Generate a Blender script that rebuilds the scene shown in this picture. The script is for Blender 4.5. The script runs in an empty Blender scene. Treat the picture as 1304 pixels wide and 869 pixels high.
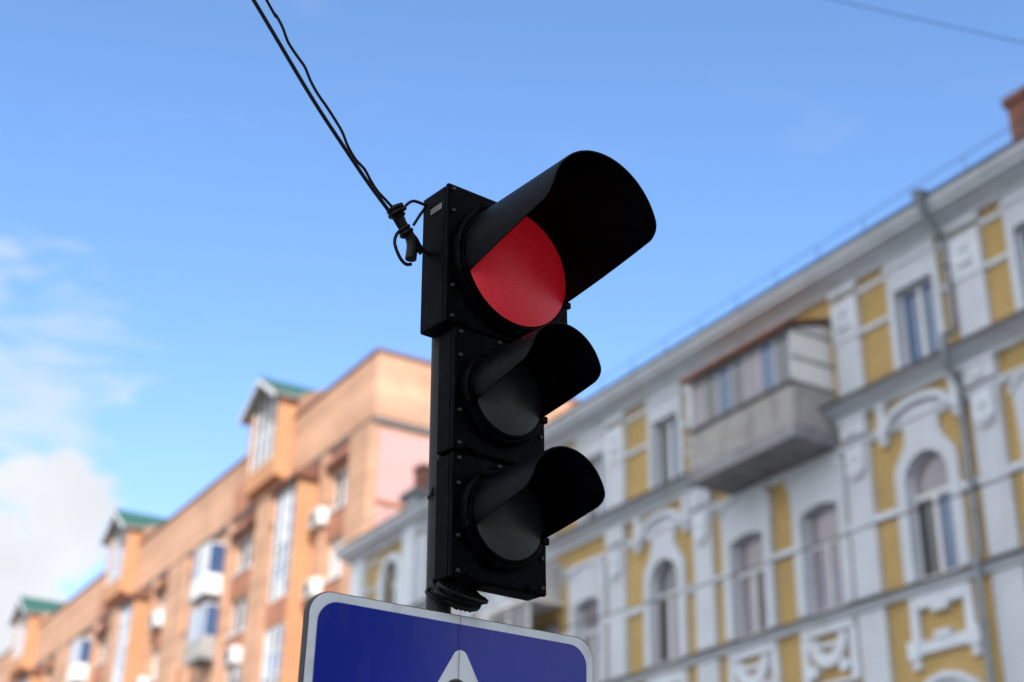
import bpy, bmesh, math, random
from mathutils import Vector, Matrix
random.seed(7)
PI = math.pi
scene = bpy.context.scene
COL = scene.collection

# ------------------------------------------------------------------ helpers
class MB:
    """collects shapes, build() links them as ONE mesh object"""
    def __init__(s): s.v = []; s.f = []
    def add(s, vs, fs):
        n = len(s.v); s.v += [tuple(v) for v in vs]; s.f += [tuple(i + n for i in f) for f in fs]; return s
    def box(s, x0, x1, y0, y1, z0, z1):
        v = [(x, y, z) for x in (x0, x1) for y in (y0, y1) for z in (z0, z1)]
        return s.add(v, [(0,1,3,2),(4,6,7,5),(0,4,5,1),(2,3,7,6),(0,2,6,4),(1,5,7,3)])
    def prism_x(s, pts, x0, x1):                       # outline in (y,z) pulled along x
        n = len(pts); v = [(x0, y, z) for y, z in pts] + [(x1, y, z) for y, z in pts]
        return s.add(v, [tuple(range(n)), tuple(range(2*n-1, n-1, -1))] + [(i, (i+1) % n, n+(i+1) % n, n+i) for i in range(n)])
    def prism_y(s, pts, y0, y1):                       # outline in (x,z) pulled along y
        n = len(pts); v = [(x, y0, z) for x, z in pts] + [(x, y1, z) for x, z in pts]
        return s.add(v, [tuple(range(n)), tuple(range(2*n-1, n-1, -1))] + [(i, (i+1) % n, n+(i+1) % n, n+i) for i in range(n)])
    def ring_x(s, inner, outer, x0, x1, closed=True):  # band between two outlines in (y,z), pulled along x
        n = len(inner)
        v = [(x0, *p) for p in inner] + [(x0, *p) for p in outer] + [(x1, *p) for p in inner] + [(x1, *p) for p in outer]
        f = []
        for i in range(n if closed else n-1):
            j = (i+1) % n
            f += [(i, j, n+j, n+i), (2*n+i, 3*n+i, 3*n+j, 2*n+j), (i, 2*n+i, 2*n+j, j), (n+i, n+j, 3*n+j, 3*n+i)]
        if not closed:
            for i in (0, n-1): f.append((i, n+i, 3*n+i, 2*n+i))
        return s.add(v, f)
    def tube(s, path, r, n=8, closed=False):
        P = [Vector(p) for p in path]; m = len(P); rings = []
        up = Vector((0.13, 0.21, 0.97)); vs = []
        for i in range(m):
            a = P[(i-1) % m] if (closed or i > 0) else P[i]; b = P[(i+1) % m] if (closed or i < m-1) else P[i]
            t = (b-a).normalized()
            u = t.cross(up)
            if u.length < 1e-3: u = t.cross(Vector((1, 0, 0)))
            u.normalize(); w = t.cross(u)
            rr = r(i/(m-1)) if callable(r) else r
            for k in range(n):
                an = 2*PI*k/n; vs.append(P[i] + u*math.cos(an)*rr + w*math.sin(an)*rr)
        f = []
        for i in range(m if closed else m-1):
            j = (i+1) % m
            for k in range(n): f.append((i*n+k, i*n+(k+1) % n, j*n+(k+1) % n, j*n+k))
        if not closed: f += [tuple(range(n-1, -1, -1)), tuple(range((m-1)*n, m*n))]
        return s.add(vs, f)
    def lathe_y(s, prof, cx, cz, n=48):                # profile (r, y) turned about an axis along y
        vs = []; m = len(prof)
        for r, y in prof:
            for k in range(n):
                a = 2*PI*k/n; vs.append((cx + r*math.cos(a), y, cz + r*math.sin(a)))
        f = [(i*n+k, i*n+(k+1) % n, (i+1)*n+(k+1) % n, (i+1)*n+k) for i in range(m-1) for k in range(n)]
        if prof[0][0] > 1e-5: f.append(tuple(range(n)))
        if prof[-1][0] > 1e-5: f.append(tuple(range((m-1)*n, m*n)))
        return s.add(vs, f)
    def build(s, name, mat, parent=None, smooth=None, bevel=0, loc=None):
        me = bpy.data.meshes.new(name); me.from_pydata(s.v, [], s.f)
        bm = bmesh.new(); bm.from_mesh(me)
        bmesh.ops.remove_doubles(bm, verts=bm.verts, dist=1e-5)
        bmesh.ops.recalc_face_normals(bm, faces=bm.faces); bm.to_mesh(me); bm.free()
        me.materials.append(mat)
        if smooth is not None:
            for p in me.polygons: p.use_smooth = True
            me.set_sharp_from_angle(angle=math.radians(smooth))
        o = bpy.data.objects.new(name, me); COL.objects.link(o)
        if parent: o.parent = parent
        if loc: o.location = loc
        if bevel:
            b = o.modifiers.new('bevel', 'BEVEL'); b.width = bevel; b.segments = 3; b.limit_method = 'ANGLE'; b.angle_limit = math.radians(40)
            b.harden_normals = False
        return o

def tag(o, label=None, cat=None, group=None, kind=None):
    if label: o['label'] = label
    if cat: o['category'] = cat
    if group: o['group'] = group
    if kind: o['kind'] = kind
    return o
def empty(name, loc=(0, 0, 0), rz=0):
    o = bpy.data.objects.new(name, None); COL.objects.link(o); o.location = loc; o.rotation_euler = (0, 0, rz); o.empty_display_size = .2
    return o

# ------------------------------------------------------------------ materials
def mat(name, col, rough=.6, metal=0, spec=.5, var=.0, vscale=3., bump=0, bscale=60., emis=None, estr=0, coat=0, brick=None, dirt=None, streak=0, hband=0):
    m = bpy.data.materials.new(name); m.use_nodes = True; nt = m.node_tree; N = nt.nodes; L = nt.links
    b = N['Principled BSDF']; b.inputs['Base Color'].default_value = (*col, 1); b.inputs['Roughness'].default_value = rough
    b.inputs['Metallic'].default_value = metal; b.inputs['Specular IOR Level'].default_value = spec; b.inputs['Coat Weight'].default_value = coat
    if emis: b.inputs['Emission Color'].default_value = (*emis, 1); b.inputs['Emission Strength'].default_value = estr
    tc = N.new('ShaderNodeTexCoord'); src = tc.outputs['Object']; cur = None
    def rgb(c):
        n = N.new('ShaderNodeRGB'); n.outputs[0].default_value = (*c, 1); return n.outputs[0]
    cur = rgb(col); height = None
    def mix(fac, a, c, blend='MIX'):
        x = N.new('ShaderNodeMix'); x.data_type = 'RGBA'; x.blend_type = blend
        if isinstance(fac, float): x.inputs[0].default_value = fac
        else: L.new(fac, x.inputs[0])
        L.new(a, x.inputs[6]); L.new(c, x.inputs[7]); return x.outputs[2]
    def noise(sc, det=5., vec=None):
        n = N.new('ShaderNodeTexNoise'); n.inputs['Scale'].default_value = sc; n.inputs['Detail'].default_value = det
        L.new(vec or src, n.inputs['Vector']); return n.outputs['Fac']
    def ramp(x, a, c, v0=0., v1=1.):
        r = N.new('ShaderNodeMapRange'); r.inputs[1].default_value = a; r.inputs[2].default_value = c; r.inputs[3].default_value = v0; r.inputs[4].default_value = v1
        L.new(x, r.inputs[0]); return r.outputs[0]
    if brick:      # (mortar colour, second colour, width, height, axes)
        mor, c2, bw, bh, axes = brick
        sp = N.new('ShaderNodeSeparateXYZ'); L.new(src, sp.inputs[0]); cb = N.new('ShaderNodeCombineXYZ')
        if axes == 'y': L.new(sp.outputs[1], cb.inputs[0])
        else:
            ad = N.new('ShaderNodeMath'); ad.operation = 'ADD'; L.new(sp.outputs[0], ad.inputs[0]); L.new(sp.outputs[1], ad.inputs[1]); L.new(ad.outputs[0], cb.inputs[0])
        L.new(sp.outputs[2], cb.inputs[1])
        bt = N.new('ShaderNodeTexBrick'); bt.inputs['Scale'].default_value = 1; bt.inputs['Brick Width'].default_value = bw; bt.inputs['Row Height'].default_value = bh
        bt.inputs['Mortar Size'].default_value = bh*.11; bt.inputs['Mortar Smooth'].default_value = .3
        bt.inputs['Color1'].default_value = (*col, 1); bt.inputs['Color2'].default_value = (*c2, 1); bt.inputs['Mortar'].default_value = (*mor, 1)
        L.new(cb.outputs[0], bt.inputs['Vector']); cur = bt.outputs['Color']; height = bt.outputs['Fac']
    if var:
        f = ramp(noise(vscale), .3, .7, 1-var, 1+var)
        vm = N.new('ShaderNodeVectorMath'); vm.operation = 'SCALE'; L.new(cur, vm.inputs[0]); L.new(f, vm.inputs[3]); cur = vm.outputs[0]
    if hband:      # courses of lighter and darker brick
        mp = N.new('ShaderNodeMapping'); L.new(src, mp.inputs[0]); mp.inputs['Scale'].default_value = (.03, .03, 1.6)
        f = ramp(noise(1., 3., mp.outputs[0]), .35, .65, 1-hband, 1+hband)
        vm = N.new('ShaderNodeVectorMath'); vm.operation = 'SCALE'; L.new(cur, vm.inputs[0]); L.new(f, vm.inputs[3]); cur = vm.outputs[0]
    if dirt:       # stains with a shape of their own
        dc, amount, dsc = dirt
        mp = N.new('ShaderNodeMapping'); L.new(src, mp.inputs[0]); mp.inputs['Scale'].default_value = (1, 1, .35 if streak else 1)
        f = ramp(noise(dsc, 8., mp.outputs[0]), .52, .75, 0., amount); cur = mix(f, cur, rgb(dc))
    L.new(cur, b.inputs['Base Color'])
    if bump or height is not None:
        bp = N.new('ShaderNodeBump')
        if height is not None:
            inv = ramp(height, 0, 1, 1., 0.); L.new(inv, bp.inputs['Height']); bp.inputs['Distance'].default_value = .02; bp.inputs['Strength'].default_value = .8
        else:
            L.new(noise(bscale), bp.inputs['Height']); bp.inputs['Distance'].default_value = bump; bp.inputs['Strength'].default_value = .5
        L.new(bp.outputs[0], b.inputs['Normal'])
    return m

M = {}
M['yellow'] = mat('yellow_painted_brick', (.55,.375,.145), .8, brick=((.30,.20,.07),(.50,.34,.13),.3,.105,'y'), var=.10, vscale=.9, dirt=((.34,.24,.11),.5,1.3), streak=1)
M['white'] = mat('white_painted_brick', (.63,.67,.74), .75, brick=((.44,.46,.50),(.61,.65,.72),.3,.105,'y'), var=.05, vscale=1.2, dirt=((.42,.42,.43),.45,1.6), streak=1)
M['whitesm'] = mat('white_painted_stucco', (.63,.67,.74), .75, var=.07, vscale=2., bump=.01, bscale=12, dirt=((.42,.42,.43),.5,1.8), streak=1)
M['stone'] = mat('weathered_stone_moulding', (.50,.51,.53), .85, var=.14, vscale=2.2, bump=.01, bscale=20, dirt=((.16,.15,.15),.8,2.6))
M['flash'] = mat('dark_sheet_metal_flashing', (.085,.08,.085), .55, metal=.4, var=.2, vscale=2)
M['roof'] = mat('grey_sheet_roof', (.12,.12,.13), .5, metal=.4, var=.15)
M['pipe'] = mat('zinc_drainpipe', (.20,.225,.255), .5, metal=.3, var=.12, vscale=5)
M['pvc'] = mat('white_window_frame', (.66,.67,.70), .35)
M['wood'] = mat('greyish_old_window_frame', (.58,.59,.62), .6, var=.1)
def glass(name, col, rough=.03, mixw=.5):
    m = mat(name, col, rough, spec=1.0, coat=.6, var=.15, vscale=1.1); m.node_tree.nodes['Principled BSDF'].inputs['Coat Roughness'].default_value = .02; return m
M['gcurt'] = glass('window_glass_with_pale_curtain', (.24,.21,.25))
M['gdark'] = glass('dark_window_glass', (.015,.017,.02))
M['gblue'] = glass('sky_blue_reflection_glass', (.045,.10,.22))  # blue of the reflected sky put into the pane's base colour
M['ggrey'] = glass('grey_window_glass', (.10,.11,.125))
M['gwhite'] = glass('window_glass_with_white_blind', (.52,.53,.55))
M['panel'] = mat('grey_corrugated_cladding', (.37,.355,.35), .7, var=.14, vscale=4, dirt=((.15,.13,.12),.7,2.5), streak=1)
M['bside'] = mat('white_cladding_board', (.80,.79,.77), .6, var=.05)
M['slab'] = mat('stained_concrete_slab', (.26,.265,.28), .9, var=.18, vscale=2.5, bump=.01, bscale=15, dirt=((.09,.085,.085),.7,1.6))
M['rust'] = mat('rusty_sheet_metal', (.17,.065,.04), .7, var=.25, vscale=4)
M['pb'] = mat('peach_brick', (.575,.32,.205), .85, brick=((.54,.39,.30),(.52,.275,.165),.26,.09,'xy'), hband=.14, var=.12, vscale=.5, dirt=((.46,.25,.15),.35,.8))
M['ob'] = mat('orange_brick', (.58,.275,.13), .85, brick=((.52,.33,.21),(.53,.24,.11),.26,.09,'xy'), var=.08, vscale=.6)
M['rb'] = mat('red_brick', (.46,.19,.11), .85, brick=((.42,.24,.17),(.40,.15,.085),.26,.09,'xy'), var=.12, vscale=.7)
M['pink'] = mat('pale_pink_plaster', (.50,.30,.285), .85, var=.03, vscale=.7, bump=.004, bscale=10)
M['green'] = mat('green_sheet_roof', (.028,.10,.078), .6, var=.12)
M['soffit'] = mat('grey_painted_boards', (.36,.36,.35), .7, var=.1)
M['chim'] = mat('red_brown_chimney_brick', (.24,.085,.055), .9, brick=((.25,.17,.13),(.19,.065,.045),.25,.08,'xy'), var=.2, vscale=2)
M['ac'] = mat('white_painted_metal_casing', (.74,.74,.73), .45, var=.04)
M['acgrill'] = mat('dark_fan_grille', (.06,.06,.065), .6)
# near things
M['black'] = mat('black_weathered_plastic', (.0008,.0009,.0020), .5, spec=.03, var=.35, vscale=14, bump=.0006, bscale=160, dirt=((.008,.009,.013),.6,30.))
M['visor'] = mat('black_visor_plastic', (.0007,.0009,.0024), .42, spec=.05, var=.3, vscale=10, bump=.0004, bscale=130, dirt=((.007,.008,.012),.55,34.))
M['rubber'] = mat('black_rubber_gasket', (.003,.003,.004), .6, spec=.3)
M['screw'] = mat('dull_screw_metal', (.018,.018,.022), .5, metal=.5)
M['sticker'] = mat('faded_silver_sticker', (.10,.10,.105), .5, var=.3, vscale=60)
M['polem'] = mat('dark_grey_painted_steel', (.024,.026,.029), .5, spec=.15, var=.15, vscale=8, dirt=((.010,.0095,.009),.5,9))
M['cable'] = mat('black_cable_sheath', (.003,.003,.004), .5, spec=.2)
M['wire'] = mat('dark_wire', (.008,.009,.014), .7, spec=.1)
M['sblue'] = mat('blue_sign_film', (.005,.017,.27), .15, spec=.24, var=.10, vscale=4, dirt=((.03,.04,.22),.45,16.), streak=1)
M['swhite'] = mat('white_sign_film', (.64,.68,.73), .4, var=.06, vscale=9, dirt=((.36,.38,.40),.6,22.))
M['sblack'] = mat('black_sign_film', (.012,.012,.014), .4)
M['sback'] = mat('brown_grey_sign_edge', (.03,.024,.024), .6, metal=.3, var=.2)
def lens(name, col, emis, estr, rough=.45):
    m = mat(name, col, rough, spec=.35, emis=emis, estr=estr); nt = m.node_tree; N = nt.nodes; L = nt.links; b = N['Principled BSDF']
    tc = N.new('ShaderNodeTexCoord'); vo = N.new('ShaderNodeTexVoronoi'); vo.inputs['Scale'].default_value = 165; vo.inputs['Randomness'].default_value = .7
    L.new(tc.outputs['Object'], vo.inputs['Vector'])
    bp = N.new('ShaderNodeBump'); bp.inputs['Distance'].default_value = .001; bp.inputs['Strength'].default_value = .3; L.new(vo.outputs['Distance'], bp.inputs['Height'])
    L.new(bp.outputs[0], b.inputs['Normal'])
    # moulded dots, and dust lying on the lens
    mr = N.new('ShaderNodeMapRange'); mr.inputs[1].default_value = .1; mr.inputs[2].default_value = .6; mr.inputs[3].default_value = 1.06; mr.inputs[4].default_value = .84; L.new(vo.outputs['Distance'], mr.inputs[0])
    old = b.inputs['Base Color'].links[0].from_socket
    vm = N.new('ShaderNodeVectorMath'); vm.operation = 'SCALE'; L.new(old, vm.inputs[0]); L.new(mr.outputs[0], vm.inputs[3])
    nz = N.new('ShaderNodeTexNoise'); nz.inputs['Scale'].default_value = 28; nz.inputs['Detail'].default_value = 8; L.new(tc.outputs['Object'], nz.inputs['Vector'])
    r2 = N.new('ShaderNodeMapRange'); r2.inputs[1].default_value = .48; r2.inputs[2].default_value = .8; r2.inputs[4].default_value = .22; L.new(nz.outputs['Fac'], r2.inputs[0])
    mx = N.new('ShaderNodeMix'); mx.data_type = 'RGBA'; L.new(r2.outputs[0], mx.inputs[0]); L.new(vm.outputs[0], mx.inputs[6]); mx.inputs[7].default_value = (col[0]*.8+.06, col[1]+.06, col[2]+.06, 1)
    L.new(mx.outputs[2], b.inputs['Base Color'])
    if estr:
        me = N.new('ShaderNodeMath'); me.operation = 'MULTIPLY'; me.inputs[1].default_value = estr; L.new(mr.outputs[0], me.inputs[0]); L.new(me.outputs[0], b.inputs['Emission Strength'])
    return m
M['lred'] = lens('lit_red_lens', (.56,.035,.055), (1.0,.010,.024), .085, .45)
M['lsmoke'] = lens('unlit_smoked_lens', (.045,.046,.042), None, 0, .5)
M['asphalt'] = mat('asphalt', (.05,.05,.052), .9, var=.15, vscale=1.5, bump=.004, bscale=90)
M['pave'] = mat('concrete_paving', (.26,.25,.24), .9, var=.1, vscale=1, brick=((.16,.155,.15),(.24,.235,.225),.5,.5,'y'))
M['kerb'] = mat('granite_kerb', (.30,.30,.30), .85, var=.12)
M['line'] = mat('white_road_paint', (.62,.62,.60), .7, var=.1)
M['ground'] = mat('ground_soil', (.16,.15,.12), .95, var=.2, vscale=.2)
M['tower'] = mat('pale_concrete_panels', (.46,.46,.46), .85, var=.05, vscale=.4)

# ------------------------------------------------------------------ ground, road
def struct(name, mb, m): return tag(mb.build(name, m), kind='structure')
struct('ground', MB().add([(-600,-600,-.02),(600,-600,-.02),(600,600,-.02),(-600,600,-.02)], [(0,1,2,3)]), M['ground'])
struct('road', MB().add([(4,-11,-.01),(16,-11,-.01),(16,300,-.01),(4,300,-.01)], [(0,1,2,3)]), M['asphalt'])
struct('pavement', MB().box(-8,3.85,-11.5,300,-.3,0), M['pave'])
struct('pavement_by_facades', MB().box(16.15,32,-11.5,300,-.3,.1), M['pave']).name = 'pavement'
struct('kerb', MB().box(3.85,4,-11.5,300,-.3,.02), M['kerb'])
struct('kerb', MB().box(16,16.15,-11.5,300,-.3,.12), M['kerb'])
rm = MB()
for k in range(60): rm.add([(9.93,-8+k*5,-.006),(10.07,-8+k*5,-.006),(10.07,-5+k*5,-.006),(9.93,-5+k*5,-.006)], [(0,1,2,3)])
struct('road_marking', rm, M['line'])

# ------------------------------------------------------------------ generic facade pieces (facades look towards -x)
def wall_sheet(mb, X, ys, zs, holes, depth=.3):
    ys = sorted(set(ys + [h[0] for h in holes] + [h[1] for h in holes])); zs = sorted(set(zs + [h[2] for h in holes] + [h[3] for h in holes]))
    for a, b in zip(ys, ys[1:]):
        for c, d in zip(zs, zs[1:]):
            my, mz = (a+b)/2, (c+d)/2
            if any(h[0] < my < h[1] and h[2] < mz < h[3] for h in holes): continue
            mb.add([(X,a,c),(X,b,c),(X,b,d),(X,a,d)], [(0,1,2,3)])
    for a, b, c, d in holes:
        x2 = X + depth
        mb.add([(X,a,c),(X,b,c),(X,b,d),(X,a,d),(x2,a,c),(x2,b,c),(x2,b,d),(x2,a,d)], [(0,1,5,4),(1,2,6,5),(2,3,7,6),(3,0,4,7)])
def window(parent, X, yc, z0, w, h, panes, frame='pvc', arch=False, transom=None, mull=True, fw=.065, name='window', mesh_rail=None):
    """frame (part) with its panes (sub-parts) set at X; y width w centred on yc"""
    fm = MB(); a, b = yc-w/2, yc+w/2
    if arch:
        zs = z0+h-w/2; n = 14
        out = [(b, z0), (b, zs)] + [(yc+w/2*math.cos(PI*k/n), zs+w/2*math.sin(PI*k/n)) for k in range(1, n)] + [(a, zs), (a, z0)]
        r = w/2-fw
        inn = [(b-fw, z0+fw), (b-fw, zs)] + [(yc+r*math.cos(PI*k/n), zs+r*math.sin(PI*k/n)) for k in range(1, n)] + [(a+fw, zs), (a+fw, z0+fw)]
        fm.ring_x(inn, out, X, X+.07)
    else:
        out = [(a, z0), (b, z0), (b, z0+h), (a, z0+h)]; inn = [(a+fw, z0+fw), (b-fw, z0+fw), (b-fw, z0+h-fw), (a+fw, z0+h-fw)]
        fm.ring_x(inn, out, X, X+.07)
    top = (z0+h) if transom is None else transom
    if mull: fm.box(X-.012, X+.06, yc-.05, yc+.05, z0+fw, top-fw*.5)
    if transom: fm.box(X-.015, X+.06, a+fw*.5, b-fw*.5, transom-.05, transom+.05)
    fo = fm.build(name, M[frame], parent)
    xs = X+.035
    if mull: regs = [(a+fw*.6, yc-.03, z0+fw*.6, top-fw*.3), (yc+.03, b-fw*.6, z0+fw*.6, top-fw*.3)]
    else: regs = [(a+fw*.6, b-fw*.6, z0+fw*.6, top-fw*.3)]
    for i, (y0, y1, c, d) in enumerate(regs):
        if arch and not transom:
            pass
        MB().box(xs, xs+.012, y0, y1, c, d).build('pane', M[panes[i % len(panes)]], fo)
    if transom:
        p = MB()
        if arch:
            zs = z0+h-w/2; r = w/2-fw*.6; n = 14
            pts = [(yc+r*math.cos(PI*k/n), zs+r*math.sin(PI*k/n)) for k in range(n+1)]
            lo = transom+.03
            pts = [(b-fw*.6, lo)] + pts + [(a+fw*.6, lo)] if lo < zs-.01 else pts
            p.prism_x(pts, xs, xs+.012)
        else: p.box(xs, xs+.012, a+fw*.6, b-fw*.6, transom+.03, z0+h-fw*.6)
        p.build('pane', M[panes[-1]], fo)
    return fo

# ------------------------------------------------------------------ yellow building
YB = tag(empty('townhouse', (20, 24, .1)), 'old yellow and white townhouse with arched windows, pilasters, grey string courses and a glazed balcony', 'building')
YB_OFF = Vector((20, 24, .1))
class PB(MB):
    """mesh in world numbers, stored relative to its building's base"""
    def __init__(s, off): super().__init__(); s.off = off
    def build(s, name, m, parent, **k):
        if parent is not None and 'bld' not in k: pass
        k.pop('bld', None)
        o = MB.build(s, name, m, parent, **k); return o
# parents sit away from the origin: keep world numbers in the meshes and cancel the parent's place once
def keep(root):
    inv = Matrix.Translation(-root.location)
    for c in root.children:
        c.matrix_parent_inverse = inv
X = 20.0
Y0, Y1 = 1.8, 44.7
ZC = 16.42     # underside of the main cornice
arches = [9.95, 18.42, 26.85, 35.3]
rects = [4.5, 6.9, 12.95, 15.3, 21.42, 23.77, 30.1, 38.2]
pils = [3.0, 8.35, 11.6, 16.8, 20.18, 25.3, 28.76, 34.0, 36.85, 39.5]
PAV = 41.75    # arched bay of the end pavilion
loggiaY = 32.3
holes = []
for y in arches + [PAV]:
    holes.append((y-.56, y+.56, 9.55, 12.02)); holes.append((y-.55, y+.55, 4.9, 7.3))
for y in rects: holes.append((y-.57, y+.57, 9.55, 11.76)); holes.append((y-.55, y+.55, 4.9, 7.2))
holes.append((loggiaY-.75, loggiaY+.75, 9.55, 11.6))
upp = [9.95, 13.0, 15.12, 18.24, 26.65, 29.85, 32.5, 35.3, 38.2, 4.5, 6.9]
for y in upp: holes.append((y-.53, y+.53, 13.79, 15.55))
holes.append((21.3, 23.9, 13.6, 15.6)); holes.append((PAV-.5, PAV+.5, 13.9, 15.75))
for y in arches + rects + [PAV]: holes.append((y-.7, y+.7, .9, 3.6))
w = MB(); wall_sheet(w, X, [Y0, Y1], [0, ZC+.1], holes)
w.add([(X,Y0,0),(X,Y0,17),(33,Y0,17),(33,Y0,0)], [(0,1,2,3)]); w.add([(X,Y1,0),(X,Y1,17),(33,Y1,17),(33,Y1,0)], [(0,1,2,3)]); w.add([(33,Y0,0),(33,Y1,0),(33,Y1,17),(33,Y0,17)], [(0,1,2,3)])
w.build('wall', M['yellow'], YB)
# cornice, gutter edge and roof
MB().prism_y([(20,16.30),(19.88,16.30),(19.86,16.38),(19.72,16.42),(19.70,16.47),(19.42,16.49),(19.40,16.56),(19.30,16.60),(19.28,16.69),(20,16.72)], Y0-.1, Y1+.25).build('cornice', M['whitesm'], YB)
MB().prism_y([(19.26,16.70),(19.24,16.78),(20.1,17.02),(20.1,16.74)], Y0-.1, Y1+.28).build('gutter', M['flash'], YB)
rf = MB().add([(20,Y0,16.98),(20,Y1,16.98),(26.5,Y1-1.5,19.0),(26.5,Y0,19.0),(33,Y1,16.98),(33,Y0,16.98)], [(0,1,2,3),(2,3,5,4),(1,4,2),(0,3,5)]).build('roof', M['roof'], YB)
ch = MB().box(21.3,22.3,15.55,16.42,17,19.25).build('chimney', M['chim'], rf); MB().box(21.23,22.37,15.48,16.49,19.25,19.45).build('chimney_cap', M['rust'], rf)
ch = MB().box(20.35,20.95,40.72,41.25,16.9,18.75).build('chimney', M['chim'], rf); MB().box(20.3,21.0,40.67,41.3,18.75,18.9).build('chimney_cap', M['rust'], rf)
MB().box(21.4,21.9,43.6,44.2,17,18.0).build('chimney', M['chim'], rf)
rl = MB()
for k in range(31): yy = 2.2+k*1.4; rl.tube([(19.5,yy,16.83),(19.5,yy,17.3)], .011, 6)
rl.tube([(19.5,2.2,17.3),(19.5,Y1,17.3)], .011, 6); rl.build('railing', M['flash'], YB)
# string course between the two upper storeys, frieze line, impost band, sill course
prof_s = [(20,13.28),(19.90,13.28),(19.88,13.37),(19.76,13.40),(19.74,13.46),(19.54,13.475),(19.52,13.55),(20,13.60)]
MB().prism_y(prof_s, Y0, Y1).build('string_course', M['whitesm'], YB)
MB().prism_y([(19.516,13.50),(19.50,13.50),(19.49,13.60),(20,13.72),(20,13.603),(19.516,13.556)], Y0, Y1).build('flashing', M['flash'], YB)
MB().prism_y([(20,9.27),(19.88,9.27),(19.86,9.35),(19.77,9.37),(19.77,9.43),(20,9.50)], Y0, Y1).build('sill_course', M['whitesm'], YB)
MB().prism_y([(19.766,9.385),(19.755,9.385),(19.75,9.445),(20,9.525),(20,9.504),(19.766,9.434)], Y0, Y1).build('flashing', M['flash'], YB)
MB().prism_y([(20,12.62),(19.93,12.62),(19.91,12.68),(19.87,12.70),(19.87,12.76),(20,12.80)], Y0, Y1).build('frieze_moulding', M['whitesm'], YB)
def band(name, prof, gaps, m):
    y = Y0
    for a, b in sorted(gaps)+[(Y1, Y1)]:
        if a-y > .12: MB().prism_y(prof, y, a).build(name, m, YB)
        y = max(y, b)
band('impost_band', [(20,10.92),(19.94,10.92),(19.91,10.97),(19.91,11.07),(20,11.11)], [(y-.80, y+.80) for y in arches+rects+[PAV]], M['whitesm'])
for zz in (15.04, 15.97): band('upper_band', [(20,zz),(19.95,zz),(19.93,zz+.04),(19.93,zz+.10),(20,zz+.13)], [(y-.69, y+.69) for y in upp]+[(y-.37, y+.37) for y in pils]+[(PAV-.85, PAV+.85), (20.6, 24.3), (39.6, 40.6)], M['whitesm'])
MB().prism_y([(20,4.2),(19.8,4.2),(19.7,4.4),(19.7,4.5),(20,4.56)], Y0, Y1).build('string_course', M['stone'], YB)
MB().box(19.85,20,Y0,Y1,0,.85).build('plinth', M['stone'], YB)

for y in pils:
    hw = .335
    # lower storey pilaster with drop ornament and capital
    p = MB().box(19.89,20,y-hw,y+hw,9.53,12.61)
    p.build('pilaster', M['white'], YB)
    c = MB().box(19.82,20,y-hw-.03,y+hw+.03,12.83,13.27).box(19.80,19.9,y-hw-.06,y+hw+.06,13.17,13.28)
    c.box(19.78,19.815,y-.12,y+.12,12.9,13.1)
    n = 10; pts = [(y+.24*math.cos(-PI*k/n), 12.16+.22*math.sin(-PI*k/n)) for k in range(n+1)]
    c.prism_x([(y+.24,12.60)] + pts + [(y-.24,12.60)], 19.80, 19.885)
    c.prism_x([(y+.1*math.cos(2*PI*k/14), 12.38+.1*math.sin(2*PI*k/14)) for k in range(14)], 19.75, 19.798)
    c.prism_x([(y+.16*math.cos(2*PI*k/14), 12.10+.07*math.sin(2*PI*k/14)) for k in range(14)], 19.77, 19.798)
    c.build('pilaster_capital', M['whitesm'], YB)
    MB().box(19.90,20,y-hw-.02,y+hw+.02,4.6,9.23).build('pilaster', M['white'], YB)
    # upper storey
    MB().box(19.90,20,y-hw-.02,y+hw+.02,13.74,15.03).build('pilaster', M['white'], YB)
    c = MB().box(19.86,20,y-hw-.04,y+hw+.04,15.18,15.99).box(19.80,19.858,y-.16,y+.16,15.3,15.46).box(19.81,19.858,y-.1,y+.12,15.62,15.72).box(19.84,20,y-hw-.08,y+hw+.08,16.12,16.28).box(19.87,20,y-hw-.05,y+hw+.05,15.03+.003,15.177)
    c.build('pilaster_capital', M['whitesm'], YB)
    MB().box(19.86,20,y-hw-.05,y+hw+.05,.86,4.19).build('pilaster', M['stone'], YB)
def arch_pts(yc, r, zs, z0, n=16): return [(yc+r, z0), (yc+r, zs)] + [(yc+r*math.cos(PI*k/n), zs+r*math.sin(PI*k/n)) for k in range(1, n)] + [(yc-r, zs), (yc-r, z0)]
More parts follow.
